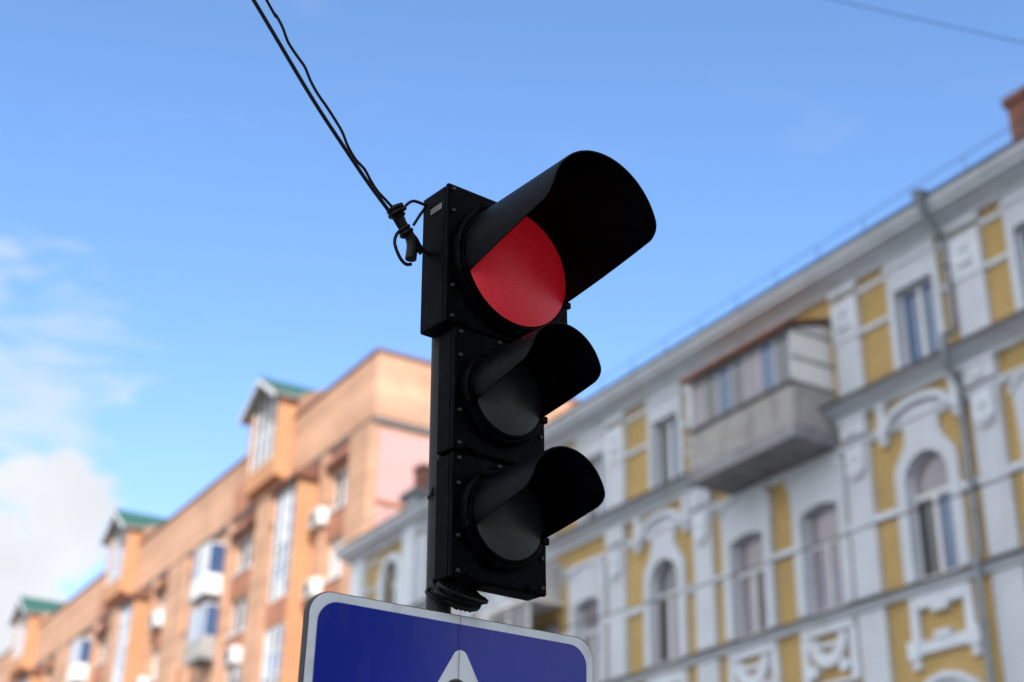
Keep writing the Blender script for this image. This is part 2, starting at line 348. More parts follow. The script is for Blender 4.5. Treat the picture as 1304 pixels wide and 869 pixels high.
def arch_surround(yc, z0=9.53, zs=11.44, r=.54):
    inn = arch_pts(yc, r, zs, z0, 40); n = len(inn); out = []
    for (y, z) in inn:
        dy = (y-yc)/r
        if z <= zs+1e-6: out.append((yc+dy*(r+.27), z0 if z == z0 else zs))
        else:
            a = math.atan2(z-zs, y-yc); c, s_ = math.cos(a), math.sin(a)
            if s_ < .8:
                zz = zs+1.16*s_/.8; t = min(max((zz-zs-.22)/.70, 0), 1); t = t*t*(3-2*t)
                out.append((yc+math.copysign(.44+(r+.27-.44)*(1-t), c), zz))
            else: out.append((yc+.44*c/.6, zs+1.16))
    MB().ring_x(inn, out, 19.90, 20.09, closed=False).build('window_surround', M['white'], YB)
    # curved hood moulding over the arch, springing from the frieze line
    a = []; b = []
    m = 16
    for k in range(m+1):
        t = k/m; y = yc+.78*math.cos(PI*t); z = 12.60+.0+.40*math.sin(PI*t)**.9
        a.append((y, z)); b.append((yc+.86*math.cos(PI*t), z+.13))
    h = MB().ring_x(a, b, 19.80, 20, closed=False)
    fill = [(yc+.76*math.cos(PI*k/m), 12.605+.39*math.sin(PI*k/m)**.9) for k in range(m+1)]
    h.prism_x(fill, 19.93, 20)
    for s in (-1, 1):
        h.box(19.84,20,yc+s*.97-.11,yc+s*.97+.11,12.50,13.28); h.box(19.80,19.838,yc+s*.97-.09,yc+s*.97+.09,12.55,12.72)
        h.prism_x([(yc+s*.97+.1*math.cos(-PI*k/8), 12.5+.12*math.sin(-PI*k/8)) for k in range(9)], 19.85, 20)
    h.build('window_hood', M['whitesm'], YB)
def rect_surround(yc, hw=.56, zt=11.76):
    inn = [(yc+hw, 9.53), (yc+hw, zt-.1)] + [(yc+hw-2*hw*k/8, zt-.1+.1*math.sin(PI*k/8)) for k in range(1, 8)] + [(yc-hw, zt-.1), (yc-hw, 9.53)]
    out = [(yc+hw+.26, 9.53), (yc+hw+.26, zt-.02)] + [(yc+(hw+.36)*math.cos(PI*k/8), zt+.28+.62*math.sin(PI*k/8)**.75) for k in range(1, 8)] + [(yc-hw-.26, zt-.02), (yc-hw-.26, 9.53)]
    MB().ring_x(inn, out, 19.88, 20.09, closed=False).build('window_surround', M['white'], YB)
    h = MB(); o2 = [(y+(y-yc)*.08, z+.05) for y, z in out[2:-2]]; h.ring_x(out[2:-2], o2, 19.82, 20, closed=False)
    h.build('window_hood', M['whitesm'], YB)
def apron_frame(yc):
    a = MB()
    for s in (-1, 1): a.box(19.9,20,yc+s*.66-.10,yc+s*.66+.10,8.12,9.23); a.box(19.86,19.898,yc+s*.74-.13,yc+s*.74+.13,8.08,8.42); a.box(19.9,20,yc+s*.72-.09,yc+s*.72+.09,7.9,8.117)
    a.box(19.9,20,yc-.557,yc+.557,8.15,8.37); a.box(19.87,20,yc-.2,yc+.2,8.373,8.50)
    a.box(19.88,20,yc-.557,yc+.557,8.98,9.228); a.box(19.86,20,yc-.2,yc+.2,8.87,8.977)
    a.build('window_apron', M['whitesm'], YB)
def apron_scroll(yc):
    a = MB(); n = 14
    out = [(yc+.55*math.cos(-PI*k/n), 9.0+.62*math.sin(-PI*k/n)) for k in range(n+1)]; inn = [(yc+.33*math.cos(-PI*k/n), 9.0+.36*math.sin(-PI*k/n)) for k in range(n+1)]
    a.ring_x(inn, out, 19.86, 20, closed=False); a.box(19.88,20,yc-.78,yc+.78,9.06,9.225); a.box(19.89,20,yc-.3,yc+.3,8.79,8.88)
    for s in (-1, 1): a.box(19.9,20,yc+s*.70-.10,yc+s*.70+.10,8.1,9.055); a.prism_x([(yc+s*.45+.13*math.cos(2*PI*k/12), 8.35+.13*math.sin(2*PI*k/12)) for k in range(12)], 19.83, 20)
    a.box(19.89,20,yc-.78,yc+.78,8.02,8.097)
    a.build('window_apron', M['whitesm'], YB)
for i, y in enumerate(arches + [PAV]):
    arch_surround(y); apron_frame(y)
    window(YB, 20.095, y, 9.55, 1.12, 2.46, ['gblue', 'gdark', 'gcurt'] if i == 1 else ['gcurt', 'gdark', 'ggrey'], arch=True, transom=11.15)
    window(YB, 20.2, y, 4.9, 1.1, 2.4, ['gcurt', 'ggrey', 'gcurt'], arch=False)
    inn = arch_pts(y, .56, 6.75, 4.9, 10); out = arch_pts(y, .85, 6.75, 4.9, 10); MB().ring_x(inn, out, 19.88, 20.09, closed=False).build('window_surround', M['white'], YB)
    inn = [(p[0], p[1]) for p in arch_pts(y, .85, 6.76, 6.7, 10)[2:-2]]; out = [(p[0], p[1]) for p in arch_pts(y, .98, 6.76, 6.7, 10)[2:-2]]; MB().ring_x(inn, out, 19.8, 20, closed=False).build('window_hood', M['whitesm'], YB)
for i, y in enumerate(rects):
    rect_surround(y); apron_scroll(y)
    window(YB, 20.095, y, 9.55, 1.14, 2.22, (['gcurt', 'gcurt'], ['gdark', 'gcurt'], ['gcurt', 'ggrey'])[i % 3] if i not in (4, 5) else (['gcurt', 'gcurt'] if i == 4 else ['gdark', 'gcurt']), frame='wood', transom=10.95)
    window(YB, 20.2, y, 4.9, 1.1, 2.3, ['gcurt', 'ggrey'])
    MB().ring_x([(y+.55,4.9),(y+.55,7.2),(y-.55,7.2),(y-.55,4.9)], [(y+.8,4.9),(y+.8,7.5),(y-.8,7.5),(y-.8,4.9)], 19.9, 20, closed=False).build('window_surround', M['white'], YB)
for y in arches + rects + [PAV]: window(YB, 20.2, y, .9, 1.4, 2.7, ['ggrey', 'gblue'])
for i, y in enumerate(upp):
    inn = [(y+.52,13.80),(y+.52,15.54),(y-.52,15.54),(y-.52,13.80)]; out = [(y+.70,13.73),(y+.70,16.29),(y-.70,16.29),(y-.70,13.73)]
    MB().ring_x(inn, out, 19.9, 20.09).build('window_surround', M['white'], YB)
    MB().box(19.85,19.897,y-.72,y+.72,16.05,16.14).build('window_hood', M['whitesm'], YB)
    MB().box(19.84,19.897,y-.56,y+.56,13.735,13.80).build('window_sill', M['whitesm'], YB)
    window(YB, 20.095, y, 13.80, 1.05, 1.75, ['gblue', 'gblue'] if i in (2, 3) else ['gblue', 'ggrey'])
# end pavilion: pier, arched top window
MB().box(19.7,20.9,39.75,40.55,9,17.35).build('pavilion_pier', M['whitesm'], YB); MB().box(19.55,21.1,39.6,40.65,17.35,17.6).build('pier_cap', M['roof'], YB)
MB().box(19.8,20,43.7,44.6,4.6,16.29).build('pilaster', M['whitesm'], YB)
MB().ring_x(arch_pts(PAV,.5,15.25,13.9), [(PAV+.86,13.73),(PAV+.86,15.2)]+[(PAV+.86*math.cos(PI*k/16),15.25+.74*math.sin(PI*k/16)) for k in range(1,16)]+[(PAV-.86,15.2),(PAV-.86,13.73)], 19.88, 20.09, closed=False).build('window_surround', M['whitesm'], YB)
window(YB, 20.2, PAV, 13.9, 1.02, 1.87, ['ggrey', 'gdark', 'ggrey'], arch=True, transom=15.0)
# loggia with its carved console, lower storey
MB().box(18.9,20,loggiaY-.95,loggiaY+1.2,9.35,9.52).build('balcony_slab', M['slab'], YB)
MB().box(18.95,19.0,loggiaY-.9,loggiaY+1.15,9.53,10.55).box(19.0,20,loggiaY-.9,loggiaY-.85,9.53,10.55).build('balcony_parapet', M['bside'], YB)
window(YB, 18.97, loggiaY+.12, 10.56, 2.0, 1.3, ['ggrey', 'gdark'])
MB().box(18.85,20,loggiaY-1.0,loggiaY+1.25,11.88,11.98).build('balcony_roof', M['bside'], YB)
window(YB, 20.2, loggiaY, 9.55, 1.5, 2.0, ['ggrey'])
pr = [(20,12.05),(19.75,12.1),(19.55,12.35),(19.3,12.5),(19.2,12.75),(18.95,12.85),(18.9,13.05),(20,13.05)]
for yy in (31.5, 33.0): MB().prism_y(pr, yy-.14, yy+.14).build('balcony_console', M['stone'], YB)
# the glazed balcony
BX, BA, BB = 18.8, 20.74, 24.2
bal = MB().box(BX-.08,20,BA-.04,BB+.04,12.80,13.10).build('balcony_slab', M['slab'], YB)
bp = MB(); k = 0; yy = BA
while yy < BB-.01:                                    # corrugated front sheet with real ribs
    bp.prism_x([(yy,13.103),(yy+.12,13.103),(yy+.12,14.02),(yy,14.02)], BX+(.0 if k % 2 else .02), BX+.05); yy += .1237; k += 1
bp.build('balcony_parapet', M['panel'], YB)
MB().box(BX-.05,BX+.1,BA-.03,BB+.03,14.02,14.09).build('balcony_sill', M['flash'], YB)
MB().box(BX+.05,20,BA,BA+.05,13.103,14.02).build('balcony_side_panel', M['panel'], YB)
MB().prism_y([(BX+.05,14.093),(20,14.093),(20,15.66),(BX+.05,15.28)], BA, BA+.05).build('balcony_side_cladding', M['bside'], YB)
MB().box(BX+.05,20,BB-.05,BB,13.103,15.3).build('balcony_side_panel', M['panel'], YB)
MB().box(BX+.03,20,BA-.025,BA+.02,14.6,14.66).box(BX+.03,20,BA-.025,BA+.02,15.24,15.30).box(BX+.03,20,BA-.025,BA+.02,14.02,14.09).build('balcony_side_rail', M['slab'], YB)
g = MB(); nb = 7
for k in range(nb+1): yk = BA+.03+(BB-BA-.06)*k/nb; g.box(BX+.02,BX+.07,yk-.02,yk+.02,14.09,15.26)
g.box(BX+.02,BX+.07,BA,BB,15.2,15.27)
gf = g.build('balcony_glazing', M['wood'], YB)
for k in range(nb):
    y0 = BA+.035+(BB-BA-.06)*k/nb; y1 = y0+(BB-BA-.06)/nb-.01
    MB().box(BX+.04,BX+.05,y0,y1,14.09,15.2).build('pane', M[('ggrey','gblue','gcurt','ggrey','gblue','ggrey','gcurt')[k]], gf)
MB().prism_y([(BX-.18,15.24),(BX-.18,15.36),(20,15.78),(20,15.70),(BX-.12,15.30)], BA-.12, BB+.12).build('balcony_roof', M['rust'], YB)
# drainpipe with hopper
dp = MB().tube([(19.22,17.15,16.62),(19.24,17.16,16.50),(19.80,17.22,16.02),(19.84,17.23,15.85),(19.84,17.23,14.15),(19.80,17.24,14.0),(19.52,17.25,13.86),(19.50,17.25,13.72),(19.50,17.25,13.4),(19.55,17.25,13.2),(19.80,17.27,12.95),(19.80,17.27,12.8)] , .065, 10)
dp.tube([(19.80,17.27,12.85),(19.80,17.27,9.62),(19.70,17.27,9.5),(19.70,17.27,.3)], .065, 10)
for z in (15.4,12.2,10.4,8.3,6.5): dp.tube([(19.80 if z>9.5 else 19.70,17.27 if z<13 else 17.23,z),(19.80 if z>9.5 else 19.70,17.27 if z<13 else 17.23,z+.06)], .082, 10)
dpo = dp.build('drainpipe', M['pipe'], YB, smooth=40)
MB().tube([(19.22,17.15,16.6),(19.22,17.15,16.78),(19.22,17.15,16.86)], lambda t: .07+.10*t, 10).build('hopper', M['pipe'], dpo, smooth=40)
keep(YB)

# ------------------------------------------------------------------ brick apartment building
BBd = tag(empty('apartment_building', (21.45, 90, .1)), 'sunlit orange brick apartment block with green gabled dormers, glazed bays and a pink end wall', 'building')
bx = 21.45; bY0, bY1 = 47.0, 154.5; PER = 21.5; NP = 5; ST = 2.85
wz = [20.25-ST*k for k in range(7)]       # window sills, top storey first
holes = []; wins = []
for i in range(NP):
    o = PER*i
    for k, z in enumerate(wz):
        for (yc, ww, hh, kind) in ((49.95,1.5,1.62,'a'), (60.2,2.0,1.62,'b'), (67.5,1.1,1.62,'c'), (65.2,.9,1.6,'e')):
            holes.append((yc+o-ww/2, yc+o+ww/2, z, z+hh)); wins.append((yc+o, ww, z, hh, kind, i, k))
w = MB(); wall_sheet(w, bx, [bY0, bY1], [0, 22.9], holes, .28)
w.add([(bx,bY0,0),(bx,bY0,22.9),(31,bY0,22.9),(31,bY0,0)], [(0,1,2,3)]); w.add([(bx,bY1,0),(bx,bY1,22.9),(31,bY1,22.9),(31,bY1,0)], [(0,1,2,3)]); w.add([(31,bY0,0),(31,bY1,0),(31,bY1,22.9),(31,bY0,22.9)], [(0,1,2,3)])
w.build('wall', M['pb'], BBd)
# parapet: proud of the wall, with a coping
MB().box(bx-.22,31,bY0-.25,bY1,22.98,25.66).build('parapet', M['pb'], BBd)
MB().box(bx-.30,31.05,bY0-.33,bY1,25.662,25.78).build('coping', M['rust'], BBd)
MB().box(bx-.16,31,bY0-.18,bY1,22.84,22.978).build('parapet_moulding', M['slab'], BBd)
MB().box(bx+.15,30.7,bY0-.06,bY0,19.75,22.6).build('end_panel', M['pink'], BBd)
MB().box(bx+.12,31.05,bY0-.10,bY0,19.63,19.748).build('end_moulding', M['rb'], BBd)
MB().box(bx+.15,30.7,bY0-.06,bY0,12.5,19.5).build('end_panel', M['pink'], BBd)
MB().box(21.6,22.2,53.0,53.9,25.785,26.35).build('chimney', M['rb'], BBd); MB().box(21.7,22.2,54.6,55.1,25.785,26.1).build('chimney', M['rb'], BBd)
for i in range(NP):
    o = PER*i
    pl = MB()
    for a, b, pr in ((47-.02 if i == 0 else 46.2,48.8,.24),(51.0,51.75,.16),(56.2,57.7,.5),(61.65,62.2,.2),(66.0,66.7,.2)):
        pl = MB().box(bx-pr,bx,a+o,b+o,0,22.835); pl.build('pilaster', M['pb'], BBd)
    for k, z in enumerate(wz):                          # red brick panels between storeys
        MB().box(bx-.05,bx,48.95+o,50.95+o,z+1.72,z+2.72).build('spandrel', M['rb'], BBd)
        MB().box(bx-.06,bx,58.85+o,61.55+o,z+1.75,z+2.7).build('spandrel', M['rb'], BBd)
        if k % 2 == 0: MB().box(bx-.05,bx,66.8+o,68.2+o,z+1.72,z+2.7).build('spandrel', M['rb'], BBd)
    MB().box(bx-.28,bx,48.9+o,51.0+o,22.05,22.3).box(bx-.3,bx,59+o,61.5+o,22.0,22.25).build('window_canopy', M['rust'], BBd)
    MB().box(bx-.25,bx-.221,58.4+o,61.6+o,23.0,24.5).build('spandrel', M['rb'], BBd)
    # glazed bay
    A, B, PX = 52.2+o, 54.6+o, 20.58
    bay = MB().box(PX,bx,A,B,11.0,13.2).box(PX+.3,bx,A,B,13.2,22.0).box(PX,PX+.3,A,A+.18,13.2,22.0).box(PX,PX+.3,B-.18,B,13.2,22.0).box(PX,PX+.3,A+.18,B-.18,16.15,17.25)
    bo = bay.build('bay', M['ob'], BBd)
    MB().box(PX-.02,PX+.28,A-.03+.2,B-.18,16.2,17.2).build('spandrel', M['rb'], BBd)
    MB().box(PX-.25,bx,A-.25,B+.2,22.003,22.16).prism_y([(PX-.2,22.163),(PX-.2,22.22),(bx,22.8),(bx,22.163)], A-.2, B+.15).build('bay_canopy', M['rust'], BBd)
    for (z0, z1) in ((13.25,16.12),(17.28,21.97)):
        fr = MB(); y0, y1 = A+.18, B-.18
        fr.box(PX+.02,PX+.10,y0,y0+.08,z0,z1).box(PX+.02,PX+.10,y1-.08,y1,z0,z1)
        for t in (1/3, 2/3): ym = y0+(y1-y0)*t; fr.box(PX+.015,PX+.10,ym-.05,ym+.05,z0,z1)
        nz = 3 if z1-z0 < 4 else 6
        for q in range(nz+1): zz = z0+(z1-z0-.08)*q/nz; fr.box(PX+.03,PX+.095,y0+.08,y1-.08,zz,zz+.08)
        fo = fr.build('bay_glazing', M['pvc'], BBd)
        for q in range(nz):
            zz = z0+(z1-z0-.08)*q/nz
            for t in range(3):
                ya = y0+(y1-y0)*t/3
                MB().box(PX+.06,PX+.07,ya+.05,ya+(y1-y0)/3-.05,zz+.085,zz+(z1-z0-.08)/nz-.005).build('pane', M[random.choice(['gblue','ggrey','ggrey','gblue','gwhite'])], fo)
    # dormer with a green gabled roof
    A, B, PX = 54.95+o, 58.45+o, 20.5; c = (A+B)/2
    MB().prism_x([(51.7+o,25.785),(A-.003,25.785),(A-.003,26.75),(51.9+o,25.95)], bx-.2, bx+2).build('dormer_flank', M['pb'], BBd)
    d = MB().box(PX+.35,bx+2.0,A,B,22.9,26.7).prism_x([(A,26.7),(B,26.7),(c,27.85)], PX+.35, bx+2.4).box(PX,PX+.35,A,A+.3,23.0,26.75).box(PX,PX+.35,B-.3,B,23.0,26.75).box(PX,PX+.35,A+.3,B-.3,22.99,23.9)
    d.build('dormer', M['ob'], BBd)
    gl = MB(); n = 4
    for q in range(n+1): yy = A+.3+(B-A-.6)*q/n; top = 26.6+1.15*(1-abs(yy-c)/((B-A)/2)); gl.box(PX+.06,PX+.16,yy-.06,yy+.06,23.9,top)
    gl.box(PX+.06,PX+.16,A+.3,B-.3,23.9,24.02).box(PX+.07,PX+.15,A+.3,B-.3,25.2,25.3).box(PX+.07,PX+.15,A+.3,B-.3,26.35,26.45)
    go = gl.build('dormer_glazing', M['pvc'], BBd)
    MB().prism_x([(A+.3,23.95),(B-.3,23.95),(B-.3,26.8),(c,27.75),(A+.3,26.8)], PX+.10, PX+.115).build('pane', M['ggrey'], go)
    PXr = PX-.45
    MB().ring_x([(A-.35,26.50),(c,27.85),(B+.35,26.50)], [(A-.35,26.62),(c,27.97),(B+.35,26.62)], PXr, bx+2.6, closed=False).build('dormer_soffit', M['soffit'], BBd)
    MB().ring_x([(A-.4,26.605),(c,27.99),(B+.4,26.605)], [(A-.4,26.68),(c,28.065),(B+.4,26.68)], PXr-.02, bx+2.65, closed=False).build('dormer_roof', M['green'], BBd)
    MB().ring_x([(A-.35,26.36),(c,27.73),(B+.35,26.36)], [(A-.35,26.61),(c,27.97),(B+.35,26.61)], PXr-.04, PXr-.003, closed=False).build('bargeboard', M['pvc'], BBd)
    # stack of enclosed balconies
    for k, z in enumerate(wz[:6]):
        A, B = 62.3+o, 64.3+o; pxx = bx-.95+.12*((k+i) % 2)
        MB().box(pxx,bx,A,B,z-.75,z-.6).build('balcony_slab', M['slab'], BBd)
        MB().box(pxx+.02,pxx+.07,A+.02,B-.02,z-.6,z+.3).box(pxx+.07,bx,A+.02,A+.07,z-.6,z+.3).build('balcony_parapet', M[('ac','bside','panel')[(k*2+i) % 3]], BBd)
        if (k+i) % 3 != 2:
            f = MB()
            for t in range(5): yy = A+.05+(B-A-.1)*t/4; f.box(pxx+.02,pxx+.07,yy-.035,yy+.035,z+.3,z+1.75)
            f.box(pxx+.02,pxx+.07,A,B,z+1.7,z+1.78).box(pxx+.07,bx,A+.02,A+.07,z+1.7,z+1.78)
            fo = f.build('balcony_glazing', M['pvc'], BBd)
            for t in range(4): yy = A+.05+(B-A-.1)*t/4; MB().box(pxx+.04,pxx+.05,yy+.04,yy+(B-A-.1)/4-.04,z+.3,z+1.7).build('pane', M[random.choice(['gblue','ggrey','gwhite'])], fo)
            MB().box(pxx+.08,bx,A+.03,A+.045,z+.3,z+1.7).build('pane', M['gblue'], fo)
for (yc, ww, z, hh, kind, i, k) in wins:
    r = random.Random(i*100+k*7+ord(kind))
    window(BBd, bx+.14, yc, z, ww, hh, [r.choice(['gwhite','gblue','ggrey','gcurt']), r.choice(['gwhite','gdark','ggrey'])], fw=.08)
    if kind in 'ab': MB().box(bx-.12,bx+.1,yc-ww/2-.05,yc+ww/2+.05,z-.1,z-.002).build('window_sill', M['pvc'], BBd)
keep(BBd)

# air conditioners hanging on the brick facade
def air_conditioner(x, y, z, label, s=1.0):
    t = tag(empty('air_conditioner', (x, y, z)), label, 'air conditioner', 'air conditioners on the brick facade')
    MB().box(-.38*s,0,-.45*s,.45*s,0,.62*s).build('casing', M['ac'], t, bevel=.03)
    gr = MB()
    for k in range(5): gr.ring_x([(.05+(.04+.05*k)*math.cos(2*PI*q/20)*s, .31*s+(.04+.05*k)*math.sin(2*PI*q/20)*s) for q in range(20)], [(.05+(.055+.05*k)*math.cos(2*PI*q/20)*s, .31*s+(.055+.05*k)*math.sin(2*PI*q/20)*s) for q in range(20)], -.40*s, -.381*s)
    gr.build('fan_grille', M['acgrill'], t)
    for sgn in (-1, 1): MB().box(-.36*s,.02,sgn*.3*s-.02,sgn*.3*s+.02,-.05,-.002).build('bracket', M['slab'], t)
air_conditioner(21.37, 51.25, 19.75, 'white air conditioner high up beside the top storey window nearest the pink end wall', 1.1)
air_conditioner(21.37, 51.3, 16.9, 'white air conditioner one storey lower, just above the upper left corner of the blue sign', 1.1)
air_conditioner(21.0, 58.4, 15.6, 'white air conditioner low between the nearest bay and the left neighbouring windows', 1.15)
air_conditioner(21.37, 71.3, 20.0, 'white air conditioner under the roof beside the window left of the second bay', 1.2)
air_conditioner(21.37, 72.6, 17.0, 'white air conditioner right beside the second bay, two storeys under the parapet', 1.1)

air_conditioner(19.98, 25.32, 14.15, 'small white air conditioner on the yellow facade just left of the glazed balcony', .62)
bpy.data.objects['air_conditioner.005']['group'] = 'air conditioner on the yellow facade'
# unseen tower added behind the camera to shade the street and yellow facade
tw = tag(empty('added_shade_tower', (5, -19, .0)), 'plain pale tower block, unseen, added behind the viewer to shade street and facade', 'building')
TE = 31.0; THt = 17.3+62.6*math.tan(math.radians(TE))
holes = []; t = MB(); t.box(-6.7+1.7-5+5-5,12,-7,7,0,THt) if False else t.box(-11.6,4.9,-6,7,0,THt)
t.build('wall', M['tower'], tw)
MB().box(-11.7,5.0,-6.1,7.1,THt-.6,THt+.01).build('roof', M['roof'], tw)
tg = MB()
for k in range(int(THt//3)-1):
    for j in range(4): tg.box(-10.6+j*3.2,-8.8+j*3.2,7.0,7.04,1.2+k*3,2.8+k*3)
tg.build('window', M['gblue'], tw)

# ------------------------------------------------------------------ traffic light, its pole, the sign, cables
P0 = Vector((1.3692, 2.6747, 3.4716)); RZ, LEAN = math.radians(8.04), math.radians(-1.7)
ROT = Matrix.Rotation(RZ, 4, 'Z') @ Matrix.Rotation(LEAN, 4, 'Y')
base_l = Vector((.16, .05, -.975))
TL = tag(empty('traffic_light'), 'black three lamp traffic light with its big red lamp lit and long visors', 'traffic light')
TL.matrix_world = Matrix.Translation(P0 + (ROT @ base_l)) @ ROT
def TB(): return MB()
def finish_tl(root, base):
    for c in root.children: c.matrix_parent_inverse = Matrix.Translation(-base)
def head(x0, x1, z0, z1, depth, cx, cz, RL, RV, LV, lensmat, big):
    hz = MB().box(x0+.001, x1-.002, .0145, depth+.007, z0+.002, z1-.003).build('housing', M['black'], TL, bevel=.005)
    dm = MB().box(x0, x1, 0, .0135, z0, z1).build('door', M['black'], TL, bevel=.006)
    # hinge lugs and screws on the door
    q = .016
    for (sx, sz) in ((x0+q, z1-q), (x1-q, z1-q), (x0+q, z0+q), (x1-q, z0+q), (x0+q, z1-.075), (x0+q, z0+.095), (x1-q, z0+.085), (x0+(x1-x0)*.48, z1-.012)):
        MB().lathe_y([(.0001,-.006),(.004,-.006),(.0055,-.0035),(.0055,.001)], sx, sz, 12).build('screw', M['screw'], dm, smooth=40)
    for sx in (x0+.05, x1-.05): MB().box(sx-.012, sx+.012, -.012, -.001, z0+.004, z0+.016).build('clip', M['black'], dm, bevel=.002)
    # collar
    MB().lathe_y([(RV+.016,-.001),(RV+.016,-.016),(RV+.010,-.022),(RV+.004,-.022),(RV+.004,-.030),(RV-.002,-.032),(RL+.0005,-.030),(RL+.0005,-.020),(RL-.001,-.001)], cx, cz, 72).build('collar', M['black'], dm, smooth=35)
    # lens
    n = 14; R = RL*2.1; sag = R-math.sqrt(R*R-RL*RL)
    prof = [(max(RL*(1-k/n), 1e-4), -.032-(math.sqrt(R*R-(RL*(1-k/n))**2)-(R-sag))) for k in range(n+1)]
    ln = MB().lathe_y(prof, cx, cz, 72).build('lens', lensmat, TL, smooth=60)
    # visor: a shell open below, its lower edges cut back towards the mouth
    ns, na = 34, 56; th = .0035; vs = []; f = []
    def phi(s):    # half opening angle measured from the top
        a = math.radians(112-24*s); r = .020/(LV)
        if s > 1-r*1.6:
            u = (s-(1-r*1.6))/(r*1.6); a -= math.radians(13)*(1-math.sqrt(max(0, 1-u*u)))
        return a
    for side in (0, 1):
        for i in range(ns+1):
            s = 1-(1-i/ns)**1.6; y = -.024-(LV-.024)*s; ph = phi(s); rr = RV-th*side+ .004*s
            for k in range(na+1):
                a = -ph+2*ph*k/na; vs.append((cx+rr*math.sin(a), y, cz+rr*math.cos(a)))
    W_ = na+1; S_ = (ns+1)*W_
    for i in range(ns):
        for k in range(na):
            a = i*W_+k; f.append((a, a+1, a+1+W_, a+W_)); f.append((S_+a, S_+a+W_, S_+a+W_+1, S_+a+1))
    for i in range(ns):
        for k in (0, na): a = i*W_+k; f.append((a, a+W_, S_+a+W_, S_+a))
    for k in range(na):
        for i in (0, ns): a = i*W_+k; f.append((a, a+1, S_+a+1, S_+a))
    v = MB().add(vs, f); v_o = v.build('visor', M['visor'], TL, smooth=50)
    # visor lugs
    for a in (-.62, .62, -1.9, 1.9):
        c, s = math.sin(a), math.cos(a); MB().box(cx+c*(RV+.009)-.011, cx+c*(RV+.009)+.011, -.034, -.022, cz+s*(RV+.009)-.008, cz+s*(RV+.009)+.008).build('visor_lug', M['black'], v_o, bevel=.002)
head(0, .3772, -.3718, 0, .10, .1886, -.185, .1535, .158, .354, M['lred'], True)
head(.0265, .2970, -.680, -.3735, .060, .1615, -.527, .0985, .1015, .238, M['lsmoke'], False)
head(.0265, .2970, -.975, -.6845, .060, .1615, -.822, .0985, .1015, .238, M['lsmoke'], False)
MB().box(.0001, .0025, .026, .072, -.062, -.046).build('sticker', M['sticker'], TL)
for zc in (-.68, -.405): MB().box(.045, .088, .0675, .077, zc-.02, zc+.02).build('mounting_clamp', M['black'], TL)
finish_tl(TL, base_l)
# pole
PR = .028; pole_l = Vector((.0665, .10, -3.475))
PO = tag(empty('pole'), 'slim dark grey steel pole behind the black traffic light and the blue sign', 'pole')
PO.matrix_world = Matrix.Translation(P0 + (ROT @ pole_l)) @ ROT
pm = MB(); n = 28
pm.tube([(0,0,0),(0,0,1.5),(0,0,3.06),(0,0,3.17)], PR, n); pm.build('post', M['polem'], PO, smooth=40)
MB().tube([(0,0,3.17),(0,0,3.185),(0,0,3.19)], lambda t: PR*(1.06-.4*t), n).build('pole_cap', M['black'], PO, smooth=40)
MB().tube([(0,0,.0),(0,0,.02)], .11, 24).build('base_plate', M['polem'], PO, smooth=40)
bb = MB().tube([(0,0,2.712),(0,0,2.716)], PR+.0025, 28); bb.tube([(-PR-.006,-.004,2.70),(-PR-.002,-.012,2.728)], .003, 6); bb.build('clamp_band', M['rubber'], PO, smooth=40)
# sign
SA = math.radians(1.34); sgn = tag(empty('traffic_sign'), 'blue square pedestrian crossing sign with pale border and white triangle', 'traffic sign')
sgn.matrix_world = Matrix.Translation((1.464+.0115, 2.7389, 2.434-.71)) @ Matrix.Rotation(SA, 4, 'Z') @ Matrix.Rotation(math.radians(0.1), 4, 'Y')
def rrect(w, h, r, n=8, cz=.355):
    p = []
    for (sx, sz, a0) in ((1,1,0),(-1,1,90),(-1,-1,180),(1,-1,270)):
        for k in range(n+1): a = math.radians(a0+90*k/n); p.append((sx*(w/2-r)+r*math.cos(a), cz+sz*(h/2-r)+r*math.sin(a)))
    return p
S = .71
MB().prism_y(rrect(S, S, .05), -.002, .022).build('sign_plate', M['sback'], sgn)
wb = MB().prism_y(rrect(S-.004, S-.004, .049), -.0035, -.0022).build('border', M['swhite'], sgn)
MB().prism_y(rrect(S-.041, S-.041, .046), -.0050, -.0037).build('blue_field', M['sblue'], sgn)
def tri(r=.018):
    A = [(0.005,.652),(-.292,.12),(.302,.12)]; pts = []
    for i in range(3):
        p = Vector(A[i]); a = (Vector(A[i-1])-p).normalized(); b = (Vector(A[(i+1) % 3])-p).normalized()
        h = math.acos(a.dot(b))/2; d = r/math.tan(h); c = p+(a+b).normalized()*(r/math.sin(h)); s0 = p+a*d-c; s1 = p+b*d-c
        a0 = math.atan2(s0.y, s0.x); a1 = math.atan2(s1.y, s1.x); dd = (a1-a0+PI) % (2*PI)-PI
        pts += [(c.x+r*math.cos(a0+dd*k/8), c.y+r*math.sin(a0+dd*k/8)) for k in range(9)]
    return pts
MB().prism_y(tri(), -.0065, -.0052).build('white_triangle', M['swhite'], sgn)
fig = MB()
def pl(*p): fig.prism_y(list(p), -.0080, -.0067)
fig.prism_y([(-.002+.030*math.cos(2*PI*k/24), .540+.030*math.sin(2*PI*k/24)) for k in range(24)], -.0080, -.0067)
pl((-.045,.500),(.03,.505),(.045,.36),(-.03,.355)); pl((-.03,.352),(.0,.353),(-.06,.25),(-.115,.165),(-.145,.18),(-.09,.27)); pl((.005,.353),(.045,.357),(.075,.27),(.13,.18),(.095,.165),(.035,.26))
pl((-.047,.498),(-.05,.455),(-.105,.40),(-.125,.415)); pl((.032,.502),(.04,.46),(.105,.405),(.12,.425))
fig.build('pedestrian_figure', M['sblack'], sgn)
MB().box(-.0006, .0006, -.0084, -.0082, .0, .706).build('seam', M['sback'], sgn)
for zc in (.16, .56): MB().box(-.06, .06, .0225, .034, zc-.015, zc+.015).build('bracket', M['polem'], sgn)
